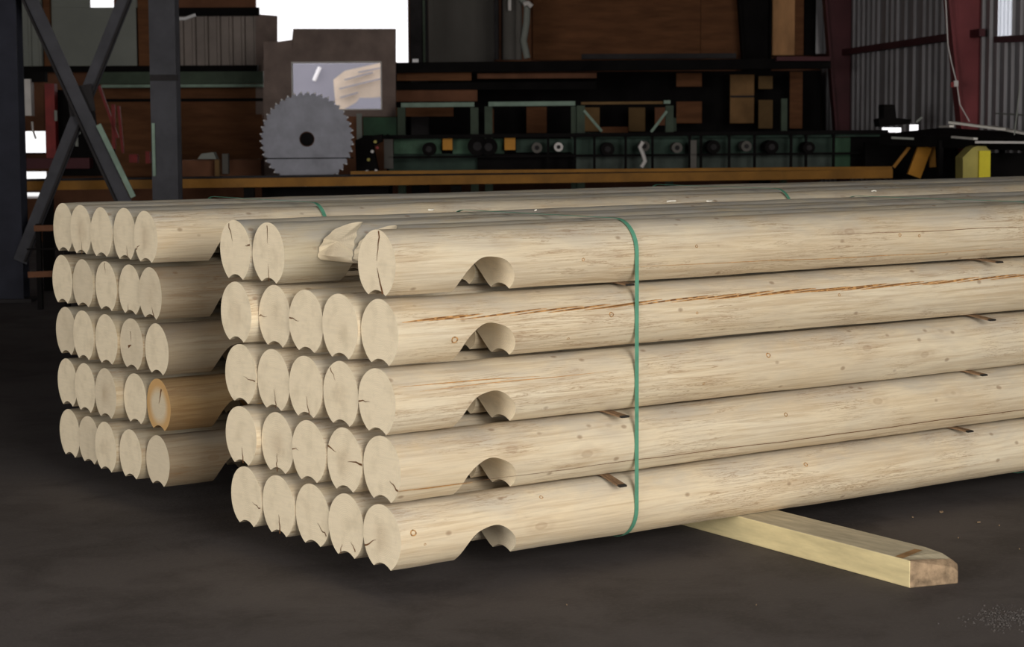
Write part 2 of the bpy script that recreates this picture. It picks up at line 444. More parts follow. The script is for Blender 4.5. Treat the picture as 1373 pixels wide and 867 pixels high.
for i in range(5):
    for j in range(5):
        R = .1150+rnd.uniform(-.0012, .0006)
        yc = WF*(j+.5)
        half = (i == 4 and j in (1, 2))
        dx = 0
        if (i, j) in endsF:
            px, _ = project((0, yc, PITCHZ*(i+.5))); dx = (endsF[(i, j)]-px)/322.
        mats = ('log_grey', 'end', 'check', 'check_warm') if (i == 4 and j > 0) else ('log', 'end', 'check', 'check_warm')
        o, hz = build_log('peeled_log', LLEN, R, 100+i*5+j, mats=mats, checks=CHK.get((i, j), []) if not half else [], surf=SURF.get((i, j)), knots=KN.get((i, j)), half=half, notch=.377-dx)
        o.location = (dx, yc, PITCHZ*i+hz)
        lab = log_label('f', i, j)
        if half:
            lab = ('log with broken scooped end, tucked right behind the top corner log of the front bundle' if j == 1 else
                   'log with torn wedge-shaped end, middle of the top row, front bundle')
        tag(o, lab, 'log', 'peeled logs in the front bundle')

# rear bundle
OB = Vector((.104, 1.862, .009)); TH = -.0269; WB = .2305
endsB = {4: [73, 145, 226.5, 320.5, 406], 3: [70, 152.5, 245, 340, 422.5], 2: [84, 155, 246.5, 346.5, 446.5],
         1: [90, 161.5, 244, 360, 453.5], 0: [99, 176, 245, 343.5, 451.5]}
CHKB = {(4,3): [(-1.65, .4, .9, .005)], (4,0): [(-.5, .55, .95, .005)], (4,1): [(-1.9, .4, .85, .004)], (3,2): [(1.5, .5, .95, .004)], (3,0): [(-1.9, .45, .85, .006)], (2,1): [(-.3, .0, .3, .012), (1.4, .1, .5, .004)],
        (1,0): [(2.0, .1, .7, .009)], (3,1): [(-1.3, .5, .8, .004)]}
dB = Vector((math.cos(TH), math.sin(TH), 0)); nB = Vector((-math.sin(TH), math.cos(TH), 0))
for i in range(5):
    for j in range(5):
        R = .1120+rnd.uniform(-.003, .0008)
        base = OB + nB*(WB*(j+.5)) + Vector((0, 0, PITCHZ*i))
        px, _ = project(base+Vector((0, 0, .115)))
        u = 60+endsB[i][4-j]/2.985
        dx = max(-.05, min(.05, (u-px)/265.))
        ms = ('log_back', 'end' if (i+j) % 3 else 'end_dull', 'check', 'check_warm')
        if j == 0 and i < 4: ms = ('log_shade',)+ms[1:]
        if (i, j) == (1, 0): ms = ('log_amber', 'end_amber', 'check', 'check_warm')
        if i == 4 and j > 0: ms = ('log_grey', 'end', 'check', 'check_warm')
        if (i, j) == (4, 0): ms = ('log', 'end', 'check', 'check_warm')
        o, hz = build_log('peeled_log', LREAR, R, 400+i*5+j, mats=ms, checks=CHKB.get((i, j), []), notch=.348-dx)
        o.location = base + dB*dx + Vector((0, 0, hz)); o.rotation_euler = (0, 0, TH)
        tag(o, log_label('r', i, j), 'log', 'peeled logs in the rear bundle')

# ------------------------------------------------------------------ straps
def strap(X, w, n, org, ang, label, group, wob=0):
    """flat band round a bundle: w column spacing; hull of the corner logs"""
    R = .1185; ztop = PITCHZ*4+.1035
    zb = .1035; yl, yr = w*.5, w*(n-.5)
    pts = []
    for (cy, cz, a0) in ((yl, ztop, PI), (yl, zb, -PI/2), (yr, zb, 0), (yr, ztop, PI/2)):
        pass
    def arc(cy, cz, a0, a1, k=9):
        return [(cy+R*math.cos(a0+(a1-a0)*q/k), cz+R*math.sin(a0+(a1-a0)*q/k)) for q in range(k+1)]
    loop = arc(yl, zb, 1.5*PI, PI) + arc(yl, ztop, PI, PI/2) + arc(yr, ztop, PI/2, 0) + arc(yr, zb, 0, -PI/2)
    hw, th = .0085, .0012
    vs, fs = [], []
    N = len(loop)
    for k, (y, z) in enumerate(loop):
        y0, z0 = loop[k-1]; y1, z1 = loop[(k+1) % N]
        t = Vector((0, y1-y0, z1-z0)).normalized(); nn = Vector((0, -t.z, t.y))
        xo = wob*max(0, (y-yl))**1.2
        for dx, dn in ((-hw, 0), (hw, 0), (hw, th), (-hw, th)):
            vs.append(Vector((X+dx+xo, y, z))+nn*dn)
    for k in range(N):
        for q in range(4):
            a, b = k*4+q, k*4+(q+1) % 4; c = ((k+1) % N)*4
            fs.append((a, b, c+(q+1) % 4, c+q))
    me = bpy.data.meshes.new('strapping_band'); me.from_pydata(vs, [], fs); me.materials.append(M['strap'])
    bm = bmesh.new(); bm.from_mesh(me); bmesh.ops.recalc_face_normals(bm, faces=bm.faces)
    for f in bm.faces: f.smooth = True
    for e in bm.edges:
        if len(e.link_faces) == 2 and e.calc_face_angle(0) > .6: e.smooth = False
    bm.to_mesh(me); bm.free()
    o = bpy.data.objects.new('strapping_band', me); COL.objects.link(o)
    o.location = org; o.rotation_euler = (0, 0, ang)
    return tag(o, label, 'strap', group)
def x_for(px, org, dv, off):
    lo, hi = -1, 9
    for _ in range(40):
        m = (lo+hi)/2
        if project(Vector(org)+dv*m+off)[0] < px: lo = m
        else: hi = m
    return lo
XV = Vector((1, 0, 0)); SG = 'green straps round the log bundles'
strap(x_for(853.5, (0, 0, 0), XV, Vector((0, 0, .6))), WF, 5, (0, 0, 0), 0, 'green plastic strap running down the side of the front bundle', SG)
strap(x_for(1396, (0, 0, 0), XV, Vector((0, 0, .9))), WF, 5, (0, 0, 0), 0, 'second green strap, seen only on top of the front bundle at the right edge', SG)
strap(x_for(433, OB, dB, nB*.03+Vector((0, 0, 1.08))), WB, 5, OB, TH, 'thin green strap over the rear bundle, left of the broken log ends', SG)
strap(x_for(1056, OB, dB, nB*.03+Vector((0, 0, 1.08))), WB, 5, OB, TH, 'thin green strap over the rear bundle, towards the right', SG)

# ------------------------------------------------------------------ stickers between the rows
def sticker(X, row, y0, lab, ang=0, droop=.0, tip=True, w=.034, org=(0, 0, 0), th=0, wid=WF):
    z = PITCHZ*row - .0092
    vs = []; L = wid*5+.02
    prof = [(-w/2, .0008), (w/2, .0008), (w/2, .0072), (-w/2, .0072)]
    st = [y0, y0+.012, .075, L]
    rr = random.Random(int(X*100)+row)
    for k, y in enumerate(st):
        for (a, b) in prof: vs.append((a+(y-y0)*math.tan(ang)+(rr.uniform(-.003, .003) if k == 0 else 0), y, b-(droop*(1-(y-y0)/(.075-y0)) if k < 2 else 0)))
    fs = [(3, 2, 1, 0), (12, 13, 14, 15)]
    for k in range(3):
        for q in range(4): fs.append((k*4+q, k*4+(q+1) % 4, (k+1)*4+(q+1) % 4, (k+1)*4+q))
    me = bpy.data.meshes.new('wooden_sticker'); me.from_pydata(vs, [], fs)
    me.materials.append(M['sticker']); me.materials.append(M['sticker_end'])
    for i_, p in enumerate(me.polygons): p.material_index = 1 if (i_ == 0 or 2 <= i_ < 6) else 0
    bm = bmesh.new(); bm.from_mesh(me); bmesh.ops.recalc_face_normals(bm, faces=bm.faces); bm.to_mesh(me); bm.free()
    o = bpy.data.objects.new('wooden_sticker', me); COL.objects.link(o)
    o.location = Vector(org)+Vector((X*math.cos(th), X*math.sin(th), z)); o.rotation_euler = (0, 0, th)
    return tag(o, lab, 'spacer', 'thin wooden spacers between the log rows')
for X, row, y0, ang, dr, lab in (
    (.925, 1, -.030, .0, .028, 'thin wooden spacer poking out above the bottom log, left of the green strap'),
    (.935, 2, -.030, .0, .010, 'dark tipped spacer between second and third rows, left of the green strap'),
    (.985, 4, .0, .1, .004, 'dark spacer tip under the top log, left of the green strap'),
    (2.78, 1, -.01, -.05, .008, 'short spacer tip above the bottom log, right part of front bundle'),
    (2.85, 2, -.02, -.05, .010, 'spacer tip between second and third rows, right part of front bundle'),
    (2.88, 3, -.03, -.05, .014, 'black ended spacer over the middle row, right part of front bundle'),
    (2.92, 4, -.03, -.05, .008, 'black ended spacer under the top log, right part of front bundle')):
    sticker(X, row, y0, lab, ang, dr)

# ------------------------------------------------------------------ bearer timbers
def timber(x0, y0, x1, y1, wd, label, fancy=True, h=None, name='bearer_timber'):
    h = h or -FLOOR-.003
    a = Vector((x0, y0, 0)); b = Vector((x1, y1, 0)); d = (b-a).normalized(); s = Vector((d.y, -d.x, 0)); L = (b-a).length
    prof = [(0, 0), (wd, 0), (wd, h*.72), (wd-.035, h), (0, h)]   # s<0 side is away
    st = [(-.035, .80, .62), (.0, .93, .85), (.05, .97, .95), (.14, 1, 1), (.5, 1, 1), (L, 1, 1)]
    vs, fs, ms = [], [], []
    for (t, k, hh) in st:
        for q, (p, z) in enumerate(prof):
            tt = t
            if t < .1 and fancy: tt = t + (0.034 if q in (0, 4) else 0)*(1 if t < 0 else .5)
            pp = p*k if p > 0 else p
            zz = z*(hh if q in (2, 3) else 1)
            v = d*tt + s*pp; vs.append((v.x, v.y, zz))
    n = 5
    for k in range(len(st)-1):
        for q in range(n):
            fs.append((k*n+q, k*n+(q+1) % n, (k+1)*n+(q+1) % n, (k+1)*n+q))
            ms.append({4: 0, 0: 0, 1: 1, 2: 1, 3: 1}[q] if not (fancy and ((k < 2 and q in (1, 2)) or (k == 0 and q == 3))) else 2)
    fs += [tuple(range(n)), tuple(range((len(st)-1)*n, len(st)*n))]; ms += [2, 2]
    if fancy: # bark streak across the top
        o = len(vs)
        for (t, p) in ((.035, .0), (.075, .0), (.13, .14), (.10, .15)):
            v = d*t+s*p; vs.append((v.x, v.y, h+.0015 if p < .01 else h*.985+.003))
        fs.append((o, o+1, o+2, o+3)); ms.append(3)
    me = bpy.data.meshes.new(name); me.from_pydata(vs, [], fs)
    for m in ('lumber', 'lumber_top', 'lumber_end', 'timber_mark'): me.materials.append(M[m])
    for p, mi in zip(me.polygons, ms): p.material_index = mi
    bm = bmesh.new(); bm.from_mesh(me); bmesh.ops.recalc_face_normals(bm, faces=[f for f in bm.faces if f.material_index < 3]); bm.to_mesh(me); bm.free()
    o = bpy.data.objects.new(name, me); COL.objects.link(o); o.location = (x0, y0, FLOOR+.0005)
    if fancy:
        bv = o.modifiers.new('bevel', 'BEVEL'); bv.width = .004; bv.segments = 2; bv.limit_method = 'ANGLE'
    return tag(o, label, 'timber')
def flip_s(x0, y0, x1, y1): return x0, y0, x1, y1
timber(1.487, -.872, 1.675, 1.21, .235, 'pale yellow square timber on the floor, sticking out under the front bundle')
timber(5.2, -.3, 5.25, 1.3, .2, 'second bearer timber on the floor, under the far part of the front bundle', False)
for q, X in enumerate((1.5, 5.8)):
    a = OB+dB*X-nB*.02; b = OB+dB*X+nB*1.2
    timber(a.x, a.y, b.x, b.y, .1, 'bearer timber on the floor under the %s part of the rear bundle' % ('near', 'far')[q], False, h=-FLOOR+.006)

# ================================================================== BUILDING
def bmat(name, c, rough=.8, metal=0, var=.3, scale=3, stretch=(1, 1, 1), spec=.2, gain=1.0):
    M[name] = plain(name, tuple(min(.9, x*gain) for x in c), rough, metal, var, scale, stretch, spec)
G = 1
bmat('dusty blue grey steel', (.052, .051, .060), .6, 0, .25, 4)
bmat('far left steel', (.022, .023, .035), .7)
bmat('dark steel', (.030, .027, .028), .7, spec=.08)
bmat('near black steel', (.008, .007, .007), .8, spec=.04)
bmat('red oxide steel', (.17, .034, .038), .6, 0, .25, 2)
bmat('dark red oxide steel', (.07, .018, .022), .6, 0, .25, 2)
bmat('brown plywood', (.14, .058, .025), .85, 0, .3, 2, (1, 1, 6))
bmat('dark brown plywood', (.15, .065, .035), .85, 0, .35, 2)
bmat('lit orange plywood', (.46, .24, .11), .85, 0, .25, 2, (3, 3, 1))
bmat('olive board', (.16, .095, .04), .85, 0, .3, 2)
bmat('grey panel', (.25, .26, .235), .85, 0, .12, 1)
bmat('dim grey panel', (.12, .11, .10), .85, 0, .15, 1)
bmat('corrugated brown sheet', (.22, .18, .16), .5, .1, .2, 2)
bmat('corrugated zinc sheet', (.30, .29, .305), .36, .35, .2, 2, (1, 1, .3))
bmat('pale green paint', (.22, .30, .24), .6, 0, .25, 5)
bmat('dull green paint', (.055, .078, .052), .6, 0, .3, 3)
bmat('machine green paint', (.022, .065, .032), .55, 0, .45, 3)
bmat('yellow ochre paint', (.26, .115, .015), .6, 0, .3, 3)
bmat('orange paint', (.50, .22, .025), .6, 0, .2, 3)
bmat('bright yellow paint', (.85, .72, .04), .55, 0, .15, 3)
bmat('dull yellow paint', (.42, .36, .10), .6, 0, .25, 3)
bmat('red machine paint', (.22, .02, .018), .5, 0, .3, 4)
bmat('off white paint', (.62, .58, .56), .6, 0, .15, 4)
bmat('white plastic', (.85, .83, .85), .4, 0, .06, 4)
bmat('pale sawn board', (.80, .76, .70), .7, 0, .12, 3)
bmat('saw steel', (.165, .165, .195), .5, .3, .22, 5, (1, 1, 1), .5)
bmat('booth board', (.21, .155, .135), .85, 0, .2, 4)
bmat('outdoor pale beam', (.60, .49, .39), .8, 0, .15, 2, (1, 1, 1))
bmat('outdoor grey wall', (.25, .245, .29), .8, 0, .08, .5)
bmat('whitened ground', (.85, .85, .82), .95, 0, .3, 1)  # ground colour whitened so the wall gaps read as blown-out daylight
bmat('roof underside', (.06, .055, .055), .9)

DB = 28.0    # distance of the back wall
def st(mb, name, mat, **k): return mb.build(name, mat, kind='structure', **k)
def uat(px, D): return uz(px, 150, D)[0]
def zat(py, D, px=686): return uz(px, py, D)[1]

# --- floor, roof
mb = MB(); mb.ubox(-13, 14, -12, 46, FLOOR-.2, FLOOR); fl = st(mb, 'floor', 'floor')
ZR = 6.2
mb = MB(); mb.ubox(-13, 7.5, -6.2, 30, ZR, ZR+.15); st(mb, 'ceiling', 'roof underside')
# outside ground
mb = MB(); mb.ubox(-60, 60, 46, 120, FLOOR-.22, FLOOR-.02); st(mb, 'ground', 'whitened ground')

# --- back wall, with its real openings (left of frame to right end)
def wall_panels(name, mat, D, th, xs, ztop, holes):
    """rectangular wall from px xs[0] to xs[1] with rectangular holes (px0, px1, py_top, py_bottom)"""
    mb = MB(); u0, u1 = (x if abs(x) < 20 else uat(x, D) for x in xs)
    hs = sorted((uat(a, D), uat(b, D), zat(d, D, (a+b)/2), min(zat(c, D, (a+b)/2), ztop)) for a, b, c, d in holes)
    cuts = sorted(set([u0, u1]+[h[0] for h in hs]+[h[1] for h in hs]))
    for a, b in zip(cuts, cuts[1:]):
        seg = sorted((h[2], h[3]) for h in hs if h[0] < (a+b)/2 < h[1])
        z = FLOOR
        for (lo, hi) in seg:
            if lo > z: mb.ubox(a, b, D, D+th, z, lo)
            z = max(z, hi)
        if z < ztop: mb.ubox(a, b, D, D+th, z, ztop)
    return st(mb, name, mat)
wall_panels('wall_back', 'dark brown plywood', DB, .1, (-12.9, 5.0), ZR,
            [(119, 156, -8, 10), (345, 548, -150, 152), (22, 60, 176, 205), (22, 60, 230, 245), (27, 52, 258, 266), (-12, 3, 176, 194), (-9, 4, 232, 246),
             (-8, 4, 258, 268)])
# --- left wall, right wall
mb = MB(); mb.ubox(-12.9, -12.8, -6, DB, FLOOR, ZR); st(mb, 'wall_left', 'corrugated brown sheet')
def corrugated(name, a, b, z0, z1, pitch, dep, mat, **k):
    a, b = Vector(a), Vector(b); d = (b-a); L = d.length; d.normalize(); n = Vector((d.y, -d.x, 0))
    mb = MB(); prof = []; x = 0
    while x < L-1e-4:
        for t, h in ((0, 0), (.62, 0), (.70, 1), (.90, 1), (.98, 0)):
            if x+t*pitch < L: prof.append((x+t*pitch, h*dep))
        x += pitch
    prof.append((L, 0))
    vs = []
    for (x, h) in prof:
        for z in (z0, z1):
            p = a+d*x+n*h; vs.append((p.x, p.y, z))
    m = len(prof)
    mb.add(vs, [(2*i, 2*i+2, 2*i+3, 2*i+1) for i in range(m-1)])
    # thickness behind
    o = mb.build(name, mat, **k)
    so = o.modifiers.new('thickness', 'SOLIDIFY'); so.thickness = .004
    return o
def wline(D): return uz(1100, 150, 28)[0] - .0785*(D-28)
wr0, wr1 = W(wline(28)+.0, 28, 0), W(wline(13), 13, 0)
zs = zat(167, 24, 1220)
def wpiece(Da, Db, z0, z1, mat='corrugated zinc sheet', nm='wall_right', **k):
    return corrugated(nm, W(wline(Da), Da, 0), W(wline(Db), Db, 0), z0, z1, .24, -.028, mat, **(k or dict(kind='structure')))
def dpx(px):  # distance at which the sight line at px meets the right wall
    a = uat(px, 1.0); return (uz(1100, 150, 28)[0]+.0785*28)/(a+.0785)
zlo = FLOOR+.02
gA, gB, gC, gD, gS0, gS1 = dpx(1209), dpx(1183), dpx(1232), dpx(1220), dpx(1357), dpx(1336)
z_ = [zat(177.5, gA, 1200), zat(171, gA, 1200), zat(178, gC, 1226), zat(167, gC, 1226), zat(47, gS0, 1346)]
wpiece(-5.9, gS0, zlo, ZR); wpiece(gS0, gS1, zlo, z_[4]); wpiece(gS1, gC, zlo, ZR)
wpiece(gC, gD, zlo, z_[2]); wpiece(gC, gD, z_[3], ZR); wpiece(gD, gA, zlo, ZR)
wpiece(gA, gB, zlo, z_[0]); wpiece(gA, gB, z_[1], ZR); wpiece(gB, 28, zlo, ZR)
mb = MB(); mb.bar(W(wline(27.9)-.09, 27.9, zat(66, 25.3, 1200)), W(wline(20.6)-.09, 20.6, zat(66, 25.3, 1200)), .06, .075); st(mb, 'trim_1', 'dark red oxide steel')
mb = MB(); mb.bar(W(wline(27.9)-.07, 27.9, FLOOR+.25), W(wline(13.5)-.07, 13.5, FLOOR+.25), .06, .6); st(mb, 'trim_2', 'near black steel')

# unseen front wall added to cut ambient light, bays shaped for the area lights
mb = MB()
for u0, u1 in ((-12.9, -9.5), (-4.5, 1.5), (6.6, 7.0)): mb.ubox(u0, u1, -6.1, -6.0, FLOOR, 4.6)
mb.ubox(-12.9, 7.0, -6.1, -6.0, 4.6, ZR); st(mb, 'wall_front_blocker', 'corrugated brown sheet')
# --- panels on the back wall
def panel(x0, y0, x1, y1, D, mat, name, label, cat, th=.05, group=None):
    return MB().pbox(x0, y0, x1, y1, D, th).build(name, mat, label=label, cat=cat, group=group)
D1 = DB-.12
mb = MB(); mb.pbox(66, 10, 183, 92, D1, .05); mb.pbox(66, -120, 119, 10, D1, .05); mb.pbox(156, -120, 183, 10, D1, .05); mb.pbox(119, -120, 156, -8, D1, .05)
mb.build('wall_panel', 'grey panel', label='large plain beige grey wall panel behind the crossed steel braces', cat='panel')
def corr_px(x0, x1, y0, y1, D, pitch, dep, mat, name, label, cat):
    xm = (x0+x1)/2
    return corrugated(name, W(uat(x0, D), D, 0), W(uat(x1, D), D, 0), zat(y1, D, xm), zat(y0, D, xm), pitch, dep, mat, label=label, cat=cat)
corr_px(18, 60, -60, 92, D1, .14, .03, 'grey panel', 'metal_siding', 'pale ribbed siding panel beside the far left steel column', 'siding')
corr_px(233, 347, 19, 92, D1, .165, .045, 'corrugated brown sheet', 'metal_siding', 'brown ribbed metal siding between steel column and bright opening', 'siding')
panel(233, 10, 347, 21, D1-.17, 'near black steel', 'steel_girt', 'dark horizontal girt along the top of the brown ribbed siding', 'beam', .1)
panel(184, -120, 199, 92, D1-.12, 'brown plywood', 'wooden_stud', 'brown wooden stud left of the tall grey steel column', 'post', .12)
panel(57, -120, 66, 92, D1-.1, 'brown plywood', 'wooden_stud', 'brown wooden stud behind the upper left diagonal brace', 'post', .1)
panel(20, 88, 345, 96, D1-.3, 'near black steel', 'steel_girt', 'long dark girt on top of the green beam', 'beam', .12)
panel(62, 117, 352, 236, D1-.06, 'brown plywood', 'plywood_sheet', 'brown plywood lower wall left of the saw blade', 'panel', .05)
panel(140, 132, 352, 136, D1-.12, 'near black steel', 'wooden_rail', 'thin dark rail across the brown plywood lower wall', 'rail', .05)
# green beam with its highlight line coloured into a pale lower lip
g = thing('green_beam', 'dull green steel beam with pale highlight line along its lower edge, high on the left wall', 'beam', tuple(P(240, 118, D1-.6)))
MB().pbox(132, 96, 353, 112, D1-.6, .2).build('beam_web', 'dull green paint', g)
MB().pbox(136, 113, 353, 117, D1-.7, .3).build('beam_highlight', 'pale green paint', g)
# lamp-like pale pipe
MB().tube([P(231, 28, 26), P(240, 25, 26), P(248, 25, 26), P(262, 20, 26)], .022).build('pale_pipe', 'white plastic', label='short pale bent pipe right of the tall grey steel column', cat='pipe', smooth=40)

# --- grey steel columns (H section), cross braces
DC = 18.4
def hcolumn(x0, x1, D, mat, label, z1=ZR, group=None, x0b=None, x1b=None, bplate=True, name='steel_column'):
    um = [uat(x0, D), uat(x1, D)]; c = sum(um)/2; w = um[1]-um[0]
    e = thing(name, label, 'column', tuple(W(c, D+.12, FLOOR)), 0, group)
    MB().ubox(c-w/2, c+w/2, D, D+.02, FLOOR+.03, z1).build('flange', mat, e)
    MB().ubox(c-w/2, c+w/2, D+.22, D+.24, FLOOR+.03, z1).build('flange', mat, e)
    MB().ubox(c-.01, c+.01, D+.02, D+.22, FLOOR+.03, z1).build('web', mat, e)
    if bplate: MB().ubox(c-w*.8, c+w*.8, D-.06, D+.30, FLOOR, FLOOR+.03).build('base_plate', 'dark steel', e)
    return e, c, w
# the columns lean with the photograph's own lens roll only
e, cL, wL = hcolumn(-14, 25, DC, 'far left steel', 'wide dark steel column at the left edge of the photo')
e2, cM, wM = hcolumn(202, 237, DC, 'dusty blue grey steel', 'blue grey steel column left of the round saw blade')
MB().pbox(201, 100, 238, 108, DC-.03, .03).build('splice_plate', 'dark steel', e2)
MB().pbox(204, 165, 208, 236, DC-.02, .02).build('edge_strip', 'pale green paint', e2, label='pale green strip on the column edge')
a0, a1 = P(41, 0, DC-.20), P(163, 264, DC-.20); dA = (a1-a0)
A0 = a0-dA*.55; A1 = a1+dA*.40
e = thing('cross_brace', 'steel diagonal brace falling to the right, with a pale green strip', 'brace', tuple(A1))
MB().bar(A0, A1, .13, .02, side=Fh).build('brace_angle', 'dusty blue grey steel', e)
MB().bar(A0+Rt*-.06, A1+Rt*-.06, .02, .11, side=Fh).build('brace_leg', 'dark steel', e)
MB().bar(P(132, 167, DC-.27), P(179, 264, DC-.27), .045, .02, side=Fh).build('green_strip', 'pale green paint', e, label='pale green strip')
b0, b1 = P(167, 0, DC-.07), P(52, 288, DC-.07); dBm = (b1-b0)
B0 = b0-dBm*.45; B1 = b1+dBm*.22
e = thing('cross_brace', 'steel diagonal brace falling to the left in front of the bright gaps', 'brace', tuple(B1))
MB().bar(B0, B1, .125, .02, side=Fh).build('brace_angle', 'dusty blue grey steel', e)
MB().bar(B0+Rt*.05, B1+Rt*.05, .02, .10, side=Fh).build('brace_leg', 'dark steel', e)
MB().poly([(88, 118), (122, 112), (128, 148), (94, 156)], DC-.138, .008).build('gusset_plate', 'dark steel', label='small dark plate where the two diagonal braces cross', cat='plate')

# --- yellow rail (long low beam) with dark rail and posts
DY = 19.6
e = thing('conveyor_rail', 'long ochre yellow steel rail running behind the log bundles', 'rail', tuple(W(uat(600, DY), DY, FLOOR)))
L0, L1 = P(26, 249, DY), P(1195, 232.5, DY+.5)
MB().bar(L0, L1, .12, .085).build('rail_beam', 'yellow ochre paint', e)
MB().bar(L0+Vector((0, 0, .054)), L1+Vector((0, 0, .054)), .12, .02).build('dark_top_flange', 'dark steel', e, label='dark top flange')
MB().bar(P(470, 231.5, DY-.05), P(1195, 225, DY+.45), .05, .03).build('upper_lip', 'yellow ochre paint', e)
for px in (60, 330, 610, 905, 1150):
    MB().ubox(uat(px, DY+.05)-.05, uat(px, DY+.05)+.05, DY+.02+.5*(px-26)/1170, DY+.1+.5*(px-26)/1170, FLOOR, P(px, 250, DY).z).build('rail_post', 'near black steel', e)

# --- saw blade
DS = 20.4
c = P(411.5, 186.5, DS); R0 = 126/2/FPX*DS*1.0
e = thing('circular_saw', 'large round toothed steel saw blade standing behind the yellow rail', 'saw blade', tuple(c))
NTH = 42; prof = []
for k in range(NTH):
    a = 2*PI*k/NTH
    for t, r in ((0, .935), (.12, .99), (.34, 1.0), (.46, .975), (.72, .96), (.86, .925)):
        prof.append((a+t*2*PI/NTH, r*R0))
mb = MB()
hole = [(2*PI*k/len(prof)+prof[0][0], .075) for k in range(len(prof))]
vs = []
for dd in (0, .007):
    for (a, r) in prof: vs.append(c+Rt*(r*math.cos(a))+Vector((0, 0, r*math.sin(a)))+Fh*dd)
    for (a, r) in hole: vs.append(c+Rt*(r*math.cos(a))+Vector((0, 0, r*math.sin(a)))+Fh*dd)
n = len(prof); fs = []
for k in range(n):
    q = (k+1) % n
    fs += [(k, q, n+q, n+k), (2*n+k, 3*n+k, 3*n+q, 2*n+q), (k, 2*n+k, 2*n+q, q), (n+k, n+q, 3*n+q, 3*n+k)]
mb.add(vs, fs)
MB().cyl(c+Fh*.02, c+Fh*-.004, .066, 28).build('arbor', 'near black steel', e, smooth=40)
for k in range(NTH):
    a = 2*PI*(k+.22)/NTH; p = c+(Rt*math.cos(a)+Vector((0, 0, math.sin(a))))*R0*.985-Fh*.004
    mb.bar(p-(Rt*math.cos(a)+Vector((0, 0, math.sin(a))))*.008, p+(Rt*math.cos(a)+Vector((0, 0, math.sin(a))))*.008, .010, .010, side=Fh, mi=1)
mb.build('blade_disc', ['saw steel', 'off white paint'], e)
MB().bar(P(352, 212.5, DS-.04), P(474, 211.5, DS-.04), .012, .008).build('thin_bar', 'near black steel', label='thin dark bar across the lower part of the saw blade', cat='bar')
mb = MB(); mb.ubox(uat(350, DS+.1), uat(520, DS+.1), DS+.05, DS+.8, FLOOR, c.z-R0-.01)
mb.build('saw_bench', 'near black steel', label='dark machine bench the saw blade stands on', cat='bench')

# --- partition (booth front) with window
DP = 24.5
e = thing('booth', 'grey brown board booth with a bright window, behind the saw blade', 'booth', tuple(W(uat(440, DP), DP, FLOOR)))
mb = MB()
mb.poly([(353.5, 56), (371, 56), (371, 238), (353.5, 238)], DP, .08)
mb.poly([(371, 56), (393, 53), (391.5, 83), (391.5, 238), (371, 238)], DP, .08)
mb.poly([(393, 38.5), (530.5, 38.5), (530.5, 83), (391.5, 83), (391.5, 53)], DP, .08)
mb.poly([(511, 83), (530.5, 83), (530.5, 156), (511, 156)], DP, .08)
mb.poly([(391.5, 147), (511, 147), (511, 156), (391.5, 156)], DP, .08)
mb.build('front_board', 'booth board', e)
MB().poly([(391.5, 156), (485, 156), (485, 238), (391.5, 238)], DP+.02, .05).build('lower_board', 'dark brown plywood', e)
MB().poly([(345, 19), (371.5, 21), (371.5, 57), (354.5, 57), (354.5, 153), (343, 153), (343, 19)], DB-.2, .06).build('wall_patch', 'booth board', label='brown board at the left edge of the big bright opening', cat='board')
mb = MB()
for (x0, y0, x1, y1) in ((391.5, 82.5, 511, 84.2), (391.5, 146, 511, 147.5), (390.8, 83, 392, 147), (510.3, 83, 512, 147)): mb.pbox(x0, y0, x1, y1, DP-.01, .1)
mb.build('window_frame', 'off white paint', e)
# outside: leaning pale beams and grey wall seen through the window
MB().ubox(uat(360, 52), uat(560, 52), 52, 52.3, FLOOR, zat(84.5, 52, 450)).build('outdoor_wall', 'outdoor grey wall', kind='structure')
mb = MB(); mb.poly([(447, 107), (462, 95), (511, 84), (530, 82), (530, 252), (440, 252), (450, 142)], 50, .8)
mb.build('outdoor_beam', 'outdoor pale beam', label='big pale sawn beam outdoors, seen through the booth window', cat='beam')
MB().poly([(462, 146), (478, 137), (482, 131), (500, 131), (530, 128), (530, 252), (448, 252)], 49.5, .2).build('outdoor_board', 'outdoor grey wall', label='grey board outdoors low in the booth window', cat='board')
for q, (x0, y0, x1, y1) in enumerate(((462, 107, 500, 97), (455, 119, 512, 105), (456, 131, 480, 124), (480, 97, 515, 90))):
    MB().bar(P(x0, y0, 49.9), P(x1, y1, 49.9), .03, .05, side=Fh).build('beam_gap', 'outdoor grey wall', label=('dark gap', 'long dark gap', 'lower dark gap', 'upper dark gap')[q]+' in the pale outdoor beam through the booth window', cat='gap')
MB().tube([P(421, 108, 51.85), P(426, 96, 51.85), P(429, 90, 51.85)], .05, 8).build('white_rope', 'white plastic', label='short white streak of rope seen through the booth window', cat='rope')

